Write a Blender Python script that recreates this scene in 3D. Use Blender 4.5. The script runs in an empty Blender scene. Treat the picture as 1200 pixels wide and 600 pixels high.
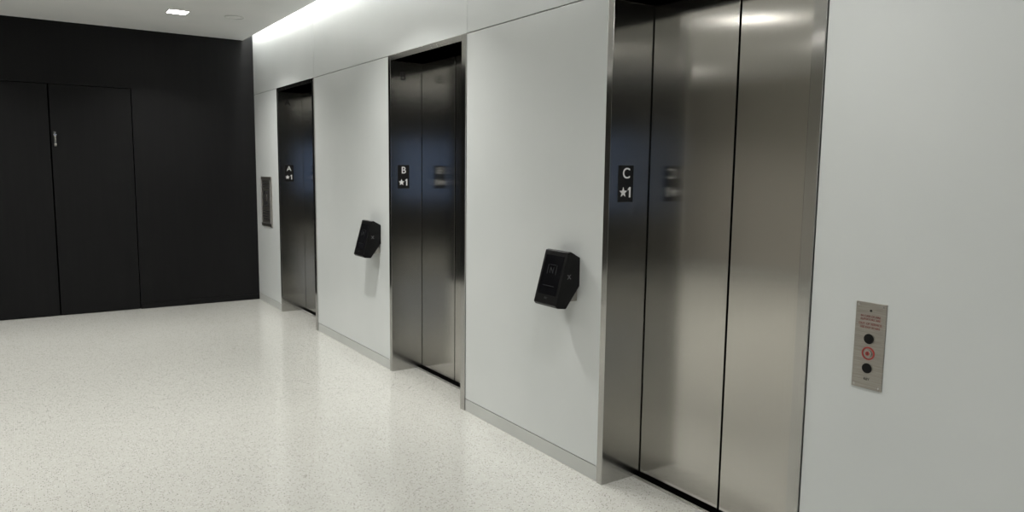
import bpy, math, bmesh
from mathutils import Matrix, Vector
D=2.363; FAR=8.87; CEIL=3.0; LEFT=-4.4; BACK=-4.5; REC=0.25
scene=bpy.context.scene
COL=scene.collection
# ---------------- materials
def mat(name,color,rough=.5,metal=0.,spec=.5,emit=None,es=0.,coat=0.):
    m=bpy.data.materials.new(name); m.use_nodes=True
    b=m.node_tree.nodes['Principled BSDF']
    b.inputs['Base Color'].default_value=(*color,1)
    b.inputs['Roughness'].default_value=rough
    b.inputs['Metallic'].default_value=metal
    b.inputs['Specular IOR Level'].default_value=spec
    b.inputs['Coat Weight'].default_value=coat
    if emit:
        b.inputs['Emission Color'].default_value=(*emit,1); b.inputs['Emission Strength'].default_value=es
    return m
def nodes(m): return m.node_tree.nodes, m.node_tree.links, m.node_tree.nodes['Principled BSDF']
def noise_col(m,scale,c1,c2,stretch=(1,1,1),detail=3,bump=0.,lo=.3,hi=.7,rr=None,aniso=0.):
    n,l,b=nodes(m)
    tc=n.new('ShaderNodeNewGeometry'); mp=n.new('ShaderNodeMapping'); mp.inputs['Scale'].default_value=stretch
    nz=n.new('ShaderNodeTexNoise'); nz.inputs['Scale'].default_value=scale; nz.inputs['Detail'].default_value=detail
    cr=n.new('ShaderNodeValToRGB'); e=cr.color_ramp.elements
    e[0].position=lo;e[1].position=hi;e[0].color=(*c1,1);e[1].color=(*c2,1)
    l.new(tc.outputs['Position'],mp.inputs['Vector']); l.new(mp.outputs[0],nz.inputs['Vector'])
    l.new(nz.outputs['Fac'],cr.inputs[0]); l.new(cr.outputs[0],b.inputs['Base Color'])
    if rr:
        mr=n.new('ShaderNodeMapRange'); mr.inputs['To Min'].default_value=rr[0]; mr.inputs['To Max'].default_value=rr[1]
        l.new(nz.outputs['Fac'],mr.inputs['Value']); l.new(mr.outputs[0],b.inputs['Roughness'])
    if aniso:
        b.inputs['Anisotropic'].default_value=aniso
        cx=n.new('ShaderNodeVectorMath'); cx.operation='CROSS_PRODUCT'; cx.inputs[1].default_value=(0,0,1)
        l.new(tc.outputs['Normal'],cx.inputs[0]); l.new(cx.outputs[0],b.inputs['Tangent'])
M={}
M['panel']=mat('white_panel',(.6,.62,.61),.34,spec=.4)
noise_col(M['panel'],1.3,(.575,.60,.59),(.615,.635,.625))
M['base']=mat('baseboard_grey',(.5,.51,.49),.4)
noise_col(M['base'],3,(.46,.47,.45),(.50,.51,.49))
M['ceil']=mat('ceiling_white',(.66,.67,.66),.8,spec=.2)
noise_col(M['ceil'],2,(.65,.66,.65),(.69,.69,.68))
M['joint']=mat('joint_dark',(.03,.03,.03),.7); noise_col(M['joint'],5,(.02,.02,.02),(.04,.04,.04))
M['black']=mat('black_laminate',(.012,.012,.013),.5,spec=.15)
noise_col(M['black'],10,(.0045,.0045,.0048),(.0062,.0062,.0064),(3,1,.15),rr=(.48,.54))
M['blackjoint']=mat('black_gap',(.002,.002,.002),.9,spec=.02); noise_col(M['blackjoint'],5,(.0006,.0006,.0006),(.001,.001,.001))
M['steel']=mat('brushed_stainless',(.5,.49,.46),.24,metal=1)
noise_col(M['steel'],60,(.525,.51,.475),(.55,.535,.50),(6,6,.03),rr=(.13,.155),aniso=.9)
M['steel2']=mat('frame_stainless',(.5,.49,.46),.3,metal=1)
noise_col(M['steel2'],60,(.48,.475,.455),(.51,.505,.485),(6,6,.03),rr=(.14,.17),aniso=.88)
M['plate']=mat('plate_steel',(.45,.43,.4),.42,metal=1)
noise_col(M['plate'],90,(.33,.315,.285),(.44,.42,.385),(1,.2,5),rr=(.35,.48))
M['sign']=mat('sign_black',(.008,.008,.008),.35); noise_col(M['sign'],30,(.006,.006,.006),(.01,.01,.01))
M['white']=mat('engraved_white',(.85,.85,.85),.5); noise_col(M['white'],30,(.8,.8,.8),(.88,.88,.88))
M['lantern']=mat('lantern_dark',(.1,.1,.1),.3,metal=1); noise_col(M['lantern'],30,(.22,.22,.21),(.26,.26,.25))
M['win']=mat('cabinet_window',(.03,.03,.03),.2); noise_col(M['win'],30,(.03,.03,.03),(.05,.05,.05))
M['plastic']=mat('black_plastic',(.006,.006,.006),.4,spec=.22); noise_col(M['plastic'],60,(.002,.002,.002),(.004,.004,.004))
M['glass']=mat('screen_glass',(.004,.004,.005),.15,spec=.3); noise_col(M['glass'],6,(.003,.003,.004),(.006,.006,.007))
M['icon']=mat('screen_icon',(.02,.02,.02),.4); noise_col(M['icon'],30,(.010,.011,.012),(.016,.018,.02))
M['logo']=mat('logo_grey',(.1,.1,.1),.4); noise_col(M['logo'],30,(.08,.08,.08),(.12,.12,.12))
M['red']=mat('red_engrave',(.45,.02,.02),.45); noise_col(M['red'],30,(.28,.03,.025),(.36,.045,.04))
M['redtext']=mat('red_text',(.2,.03,.03),.45); noise_col(M['redtext'],30,(.17,.03,.025),(.24,.05,.04))
M['chrome']=mat('chrome',(.8,.8,.8),.15,metal=1); noise_col(M['chrome'],10,(.6,.6,.6),(.7,.7,.7))
M['led']=mat('led_diffuser',(.9,.9,.9),.5,emit=(1,.98,.94),es=40.)
M['cove']=mat('cove_led',(.9,.9,.9),.5,emit=(1,.99,.96),es=55.)
M['sill']=mat('sill_aluminium',(.6,.6,.58),.4,metal=1); noise_col(M['sill'],60,(.5,.5,.48),(.65,.65,.63),(1,.1,1))
M['taupe']=mat('taupe_wall',(.42,.4,.36),.6); noise_col(M['taupe'],2,(.40,.38,.34),(.45,.43,.39))
M['unseen_glow']=mat('unseen_blue_glow',(.05,.08,.12),.1,emit=(.26,.4,.75),es=.5)  # blue emission added to tint the reflections in the steel
# terrazzo
m=M['floor']=mat('terrazzo',(.6,.6,.57),.15,spec=.9)
n,l,b=nodes(m)
g=n.new('ShaderNodeNewGeometry')
def vor(scale,off):
    mp=n.new('ShaderNodeMapping'); mp.inputs['Location'].default_value=off
    v=n.new('ShaderNodeTexVoronoi'); v.inputs['Scale'].default_value=scale
    l.new(g.outputs['Position'],mp.inputs[0]); l.new(mp.outputs[0],v.inputs['Vector'])
    lt=n.new('ShaderNodeMath'); lt.operation='LESS_THAN'; lt.inputs[1].default_value=.33
    l.new(v.outputs['Distance'],lt.inputs[0])
    sp=n.new('ShaderNodeSeparateColor'); l.new(v.outputs['Color'],sp.inputs[0])
    return lt,sp
def mix(fac,a,bc):
    x=n.new('ShaderNodeMix'); x.data_type='RGBA'
    l.new(fac,x.inputs[0]); 
    if isinstance(a,tuple): x.inputs[6].default_value=(*a,1)
    else: l.new(a,x.inputs[6])
    if isinstance(bc,tuple): x.inputs[7].default_value=(*bc,1)
    else: l.new(bc,x.inputs[7])
    return x.outputs[2]
def chip(scale,off,thr):
    lt,sp=vor(scale,off)
    gt=n.new('ShaderNodeMath'); gt.operation='GREATER_THAN'; gt.inputs[1].default_value=thr
    l.new(sp.outputs[0],gt.inputs[0])
    mu=n.new('ShaderNodeMath'); mu.operation='MULTIPLY'; l.new(lt.outputs[0],mu.inputs[0]); l.new(gt.outputs[0],mu.inputs[1])
    return mu.outputs[0]
nz=n.new('ShaderNodeTexNoise'); nz.inputs['Scale'].default_value=1.2; l.new(g.outputs['Position'],nz.inputs['Vector'])
c=mix(nz.outputs['Fac'],(.44,.44,.405),(.48,.48,.445))
c=mix(chip(80,(1,2,0),.55),c,(.53,.53,.50))
c=mix(chip(100,(5,2,0),.75),c,(.31,.30,.27))
c=mix(chip(130,(3,7,0),.84),c,(.12,.11,.10))
l.new(c,b.inputs['Base Color'])
# ---------------- geometry helpers
def root(name,loc):
    e=bpy.data.objects.new(name,None); e.empty_display_size=.1; e.location=loc; COL.objects.link(e); return e
def link(o,parent):
    COL.objects.link(o)
    if parent:
        o.parent=parent; o.matrix_parent_inverse=Matrix.Translation(-parent.location)
def mesh(name,verts,faces,mt,parent=None,bevel=0.,seg=2):
    c=sum((Vector(v) for v in verts),Vector())/len(verts)
    me=bpy.data.meshes.new(name); me.from_pydata([tuple(Vector(v)-c) for v in verts],[],faces); me.update()
    bm=bmesh.new(); bm.from_mesh(me); bmesh.ops.recalc_face_normals(bm,faces=bm.faces); bm.to_mesh(me); bm.free()
    o=bpy.data.objects.new(name,me); o.location=c; me.materials.append(M[mt]); link(o,parent)
    if bevel:
        md=o.modifiers.new('bevel','BEVEL'); md.width=bevel; md.segments=seg; md.limit_method='ANGLE'
    return o
def boxes(name,bl,mt,parent=None,bevel=0.):
    vs=[];fs=[]
    for (x0,x1,y0,y1,z0,z1) in bl:
        k=len(vs)
        vs+=[(x0,y0,z0),(x1,y0,z0),(x1,y1,z0),(x0,y1,z0),(x0,y0,z1),(x1,y0,z1),(x1,y1,z1),(x0,y1,z1)]
        fs+=[tuple(k+i for i in f) for f in [(0,3,2,1),(4,5,6,7),(0,1,5,4),(1,2,6,5),(2,3,7,6),(3,0,4,7)]]
    return mesh(name,vs,fs,mt,parent,bevel)
def box(name,b,mt,parent=None,bevel=0.): return boxes(name,[b],mt,parent,bevel)
def text(name,s,size,loc,R,mt,parent,ext=.0006):
    cu=bpy.data.curves.new(name,'FONT'); cu.body=s; cu.size=size; cu.align_x='CENTER'; cu.align_y='CENTER'; cu.extrude=ext; cu.offset=size*.008
    tmp=bpy.data.objects.new(name,cu); COL.objects.link(tmp)
    dg=bpy.context.evaluated_depsgraph_get(); me=bpy.data.meshes.new_from_object(tmp.evaluated_get(dg))
    bpy.data.objects.remove(tmp)
    me.transform(R.to_4x4()); me.materials.clear(); me.materials.append(M[mt])
    o=bpy.data.objects.new(name,me); o.location=loc; link(o,parent); return o
RJ=Matrix(((1,0,0),(0,0,-1),(0,1,0)))        # faces -Y
RW=Matrix(((0,0,-1),(-1,0,0),(0,1,0)))       # faces -X
def disc(name,loc,r,depth,axis,mt,parent,inner=0,bevel=0.,n_=32):
    vs=[];fs=[]
    R=RJ if axis=='Y' else (RW if axis=='X' else Matrix.Identity(3))
    for z in (0,depth):
        for i in range(n_):
            a=2*math.pi*i/n_; vs.append(R@Vector((r*math.cos(a),r*math.sin(a),z)))
    for i in range(n_):
        j=(i+1)%n_; fs.append((i,j,n_+j,n_+i))
    if inner:
        for z in (0,depth):
            for i in range(n_):
                a=2*math.pi*i/n_; vs.append(R@Vector((inner*math.cos(a),inner*math.sin(a),z)))
        for i in range(n_):
            j=(i+1)%n_
            fs+=[(2*n_+i,3*n_+i,3*n_+j,2*n_+j),(n_+i,n_+j,3*n_+j,3*n_+i),(i,2*n_+i,2*n_+j,j)]
    else:
        fs+=[tuple(range(n_)),tuple(range(n_,2*n_))]
    vs=[v+Vector(loc) for v in vs]
    return mesh(name,vs,fs,mt,parent,bevel)
def poly(name,pts,loc,mt,parent,R,dep=.001):
    k=len(pts)
    vs=[R@Vector((p[0],p[1],z))+Vector(loc) for z in (0,dep) for p in pts]
    fs=[tuple(range(k)),tuple(range(k,2*k))]+[(i,(i+1)%k,k+(i+1)%k,k+i) for i in range(k)]
    return mesh(name,vs,fs,mt,parent)
def star(name,loc,r,mt,parent,R):
    pts=[]
    for i in range(10):
        a=math.pi/2+i*math.pi/5; q=r if i%2==0 else r*.42
        pts.append((q*math.cos(a),q*math.sin(a)))
    return poly(name,pts,loc,mt,parent,R)
# ---------------- room
box('floor',(LEFT,2.9,BACK,FAR+.1,-.1,0),'floor')
box('ceiling',(LEFT,2.255,BACK,FAR+.1,CEIL,CEIL+.05),'ceil')
EL=[('A',6.81,7.965),('B',4.015,5.155),('C',1.56,2.695)]
HT=2.397; G=.003
wr=root('wall_right',(D,2,0))
bl=[]; pieces=[]
ys=[BACK]+[v for e in sorted(EL,key=lambda e:e[1]) for v in e[1:]]+[FAR]
for i in range(0,len(ys),2): pieces.append((ys[i],ys[i+1]))
for a,b_ in pieces: bl.append((D+.012,2.9,a,b_,0,HT))
bl.append((D+.012,2.9,BACK,FAR,HT,3.32))
boxes('wall_core',bl,'joint',wr)
for i,(a,b_) in enumerate(pieces):
    box('wall_panel_%d'%i,(D,D+.012,a+G,b_-G,.082,HT-G),'panel',wr,.001)
    box('baseboard_right_%d'%i,(D,D+.012,a+G,b_-G,0,.077),'base',wr,.001)
ub=[BACK,1.56,4.015,6.81,FAR]
for i in range(4):
    box('upper_panel_%d'%i,(D,D+.012,ub[i]+.002,ub[i+1]-.002,HT+G,3.3),'panel',wr,.001)
# cove
cv=root('cove_light',(2.3,2,3.2))
boxes('cove_housing',[(2.1,2.9,BACK,FAR,3.32,3.36),(2.235,2.255,BACK,FAR,CEIL+.05,3.32)],'ceil',cv)
box('led_strip',(2.265,2.31,BACK+.1,FAR-.02,3.24,3.26),'cove',cv)
# far wall (black) with flush doors
X0,X1,X2=-.62,.332,1.083; DT=2.372
boxes('wall_far',[(X2+.004,2.9,FAR,FAR+.1,0,3.36),(LEFT,X2+.004,FAR,FAR+.1,DT+.006,3.36),(LEFT,X0-.006,FAR,FAR+.1,0,DT+.006)],'black')
box('wall_far_recess',(X0-.006,X2+.006,FAR+.045,FAR+.1,0,DT+.006),'blackjoint')
box('door_1',(X0,X1-.006,FAR+.001,FAR+.04,.008,DT),'black',None,.002)
d2=root('door_2',(X1,FAR,0))
box('door_leaf',(X1+.006,X2-.004,FAR+.001,FAR+.04,.008,DT),'black',d2,.002)
box('lock_plate',(X1+.03,X1+.05,FAR-.004,FAR+.001,1.75,1.9),'lantern',d2,.002)
disc('lock_knob',(X1+.04,FAR-.004,1.865),.015,.03,'Y','chrome',d2,bevel=.003)
disc('lock_cylinder',(X1+.04,FAR-.004,1.77),.012,.018,'Y','plate',d2,bevel=.003)
box('lock_lever',(X1+.036,X1+.046,FAR-.04,FAR-.03,1.8,1.86),'plate',d2,.003)
box('baseboard_far',(X2+.01,D,FAR-.01,FAR,0,.06),'black',None,.002)
# other walls
box('wall_left',(LEFT-.1,LEFT,BACK,FAR+.1,0,CEIL+.05),'taupe')
box('wall_back',(LEFT,2.9,BACK-.1,BACK,0,3.36),'black')
box('baseboard_left',(LEFT,LEFT+.012,BACK,FAR,0,.08),'base')
w=root('unseen_glow_1',(-1,BACK,1.6))  # framed glowing pane added out of view, gives the jambs blue reflections
box('unseen_glow_pane',(-3.4,1.4,BACK,BACK+.02,.9,2.2),'unseen_glow',w)
boxes('unseen_glow_frame',[(-3.46,-3.4,BACK,BACK+.05,.84,2.26),(1.4,1.46,BACK,BACK+.05,.84,2.26),(-3.4,1.4,BACK,BACK+.05,.84,.9),(-3.4,1.4,BACK,BACK+.05,2.2,2.26),(-1.03,-.97,BACK,BACK+.05,.9,2.2)],'black',w)
# ---------------- elevators
XD=D+REC; F=.04
for let,a,b_ in EL:
    r=root('elevator_door',(D,(a+b_)/2,0))
    fx=D-.008
    box('jamb_near',(fx,XD+.06,a,a+F+.01,0,HT-.001),'steel2',r,.0015)
    box('jamb_far',(fx,XD+.06,b_-F,b_,0,HT-.001),'steel2',r,.0015)
    box('head',(fx,XD+.06,a+F+.01,b_-F,HT-F,HT-.001),'steel2',r,.0015)
    mid=(a+b_)/2+.01
    box('door_panel_1',(XD,XD+.03,mid+.0055,b_-F-.006,.01,HT-F-.004),'steel',r,.0015)
    box('door_panel_2',(XD,XD+.03,a+F+.013,mid-.0055,.01,HT-F-.004),'steel',r,.0015)
    box('panel_gap_shade',(XD+.003,XD+.03,mid-.0055,mid+.0055,.01,HT-F-.004),'blackjoint',r)  # black strip stands in for the shadowed gap between the panels
    box('shaft_back',(XD+.035,XD+.055,a+F+.01,b_-F,.0,HT-F),'blackjoint',r)
    boxes('sill',[(XD-.05,XD-.03,a+F+.01,b_-F,0,.003)],'sill',r)
    boxes('sill_gap',[(XD-.024,XD+.032,a+F+.01,b_-F,.0,.006)],'blackjoint',r)
    # floor marking plate on far jamb (faces the approach)
    yj=b_-F
    box('floor_plate',(D+.047,D+.142,yj-.004,yj,1.415,1.593),'sign',r,.001)
    text('plate_letter',let,.072,(D+.0945,yj-.0045,1.552),RJ,'white',r)
    star('plate_star',(D+.077,yj-.004,1.462),.026,'white',r,RJ)
    poly('plate_number',[(-.004,-.024),(.006,-.024),(.006,.026),(-.002,.026),(-.012,.017),(-.012,.009),(-.004,.014)],(D+.119,yj-.004,1.462),'white',r,RJ)
    if let!='C': text('jamb_letter',let,.085,(D+.095,yj-.0006,2.25),RJ,'sign',r,.0005)
# ---------------- destination terminals
def kiosk(y0):
    y1=y0+.19
    r=root('elevator_access_terminal',(D,y0+.095,1.0))
    prof=[(0,1.125),(.06,1.158),(.078,1.155),(.152,.888),(.14,.874),(.085,.868),(0,.98)]
    vs=[(D-p,y,z) for y in (y0,y1) for p,z in prof]; k=len(prof)
    fs=[tuple(range(k)),tuple(range(k,2*k))]+[(i,(i+1)%k,k+(i+1)%k,k+i) for i in range(k)]
    mesh('housing',vs,fs,'plastic',r,.004,3)
    top=Vector((D-.078,0,1.155)); bot=Vector((D-.152,0,.888))
    up=(top-bot).normalized(); right=Vector((0,-1,0)); nor=right.cross(up)
    R=Matrix((right,up,nor)).transposed(); C=(top+bot)/2+Vector((0,(y0+y1)/2,0))
    def slab(name,cx,cy,w_,h_,z0,z1,mt,bev=0):
        vs=[]
        for z in (z0,z1):
            for sx,sy in ((-1,-1),(1,-1),(1,1),(-1,1)): vs.append(C+R@Vector((cx+sx*w_/2,cy+sy*h_/2,z)))
        return mesh(name,vs,[(0,3,2,1),(4,5,6,7),(0,1,5,4),(1,2,6,5),(2,3,7,6),(3,0,4,7)],mt,r,bev)
    slab('screen',0,.012,.15,.205,0,.002,'glass',.0008)
    slab('screen_button',0,-.108,.022,.009,0,.003,'icon',.001)
    for i,(cx,cy,w_,h_) in enumerate([(-.035,.04,.004,.05),(.035,.04,.004,.05),(0,.065,.05,.003),(0,-.045,.09,.003)]):
        slab('icon_%d'%i,cx,cy,w_,h_,.002,.0025,'icon')
    text('screen_mark','N',.045,C+R@Vector((0,.035,.0028)),R,'icon',r,.0003)
    text('side_mark','x',.05,(D-.07,y0-.0006,1.035),RJ,'logo',r,.0003)
    box('wall_bracket',(D-.05,D+.001,y0+.02,y1-.03,.9,.955),'plate',r,.003)
kiosk(2.87); kiosk(5.325)
# ---------------- call button panel
r=root('elevator_call_button_panel',(D,1.331,.99)); yc=1.331
box('face_plate',(D-.005,D+.002,1.278,1.384,.84,1.135),'plate',r,.001)
xf=D-.005
for i,z in enumerate((1.012,.911)):
    disc('button_ring_%d'%i,(xf,yc,z),.0195,.002,'X','plate',r,inner=.0175)
    disc('button_%d'%i,(xf,yc,z),.0172,.004,'X','plastic',r,bevel=.001)
disc('key_ring',(xf,yc,.962),.0225,.0015,'X','red',r,inner=.0175)
disc('key_cylinder',(xf,yc,.962),.0135,.005,'X','plate',r,bevel=.001)
disc('key_core',(xf-.005,yc,.962),.007,.001,'X','red',r)
box('key_slot',(xf-.0068,xf-.0055,yc-.001,yc+.001,.957,.967),'sign',r)
disc('pilot_hole',(xf,yc,1.108),.004,.001,'X','sign',r)
for i,(z,s,t) in enumerate([(1.088,.0095,'IN CASE OF FIRE'),(1.077,.0095,'ELEVATORS ARE'),(1.062,.0105,'OUT OF SERVICE'),(1.05,.0095,'USE EXIT STAIRS')]):
    text('engraving_%d'%i,t,s,(xf-.0004,yc,z),RW,'redtext',r,.0003)
text('engraving_low','KEY',.012,(xf-.0004,yc,.873),RW,'sign',r,.0003)
for i,(y,z) in enumerate([(1.374,1.125),(1.288,1.125),(1.374,.85),(1.288,.85)]):
    disc('screw_%d'%i,(xf,y,z),.003,.001,'X','chrome',r)
# ---------------- fire command panel by lift A
r=root('fire_service_panel',(D,8.44,1.18)); xf=D-.012
box('cabinet_plate',(xf,D+.002,8.24,8.64,.9,1.46),'plate',r,.002)
boxes('door_trim',[(xf-.006,xf,8.265,8.275,.93,1.43),(xf-.006,xf,8.605,8.615,.93,1.43),(xf-.006,xf,8.265,8.615,1.42,1.43),(xf-.006,xf,8.265,8.615,.93,.94)],'sill',r)
for i in range(3): box('label_top_%d'%i,(xf-.002,xf,8.32,8.56,1.39-.03*i,1.402-.03*i),'win',r)
box('symbol_window',(xf-.003,xf,8.36,8.52,1.13,1.3),'win',r,.001)
disc('symbol_disc',(xf-.003,8.44,1.23),.045,.002,'X','plate',r)
for i in range(4): box('label_%d'%i,(xf-.002,xf,8.32,8.56,1.08-.03*i-.01,1.08-.03*i),'win',r)
# ---------------- downlights
def down(x,y,s=.165):
    r=root('recessed_downlight',(x,y,CEIL)); h=s/2
    boxes('trim_ring',[(x-h-.012,x-h,y-h-.012,y+h+.012,CEIL-.004,CEIL),(x+h,x+h+.012,y-h-.012,y+h+.012,CEIL-.004,CEIL),(x-h,x+h,y-h-.012,y-h,CEIL-.004,CEIL),(x-h,x+h,y+h,y+h+.012,CEIL-.004,CEIL)],'ceil',r)
    box('diffuser',(x-h,x+h,y-h,y+h,CEIL-.002,CEIL),'led',r)
GR=[(x,y) for x in (1.357,-.6,-2.6) for y in (7.64,4.6,1.56,-1.5)]
for x,y in GR: down(x,y)
r=root('ceiling_speaker',(1.85,7.56,CEIL))
disc('grille_ring',(1.85,7.56,CEIL-.005),.09,.005,'Z','base',r,inner=.078)
disc('grille',(1.85,7.56,CEIL-.002),.078,.002,'Z','ceil',r)
EN={7.64:27,4.6:29,1.56:12,-1.5:20}
for x,y in GR:
    ld=bpy.data.lights.new('downlight_lamp','AREA'); ld.shape='SQUARE'; ld.size=.16; ld.energy=EN[y]; ld.color=(1,.985,.955); ld.spread=math.radians(130)
    o=bpy.data.objects.new('downlight_lamp',ld); o.location=(x,y,CEIL-.01); COL.objects.link(o)
wd=bpy.data.worlds.new('world'); scene.world=wd; wd.use_nodes=True
wd.node_tree.nodes['Background'].inputs[0].default_value=(.5,.6,.8,1); wd.node_tree.nodes['Background'].inputs[1].default_value=.1
# ---------------- camera
X=Vector((.5570,.8225,-.1154)).normalized(); Rr=Vector((.8288,-.5595,.0121)); Rr=(Rr-X*Rr.dot(X)).normalized(); U=Rr.cross(X)
cd=bpy.data.cameras.new('camera'); cam=bpy.data.objects.new('camera',cd); COL.objects.link(cam)
cd.sensor_width=36; cd.lens=860/1200*36; cd.clip_start=.02
mw=Matrix((Rr,U,-X)).transposed().to_4x4(); mw.translation=(0,0,1.56); cam.matrix_world=mw
scene.camera=cam
scene.view_settings.view_transform='Standard'; scene.view_settings.look='None'
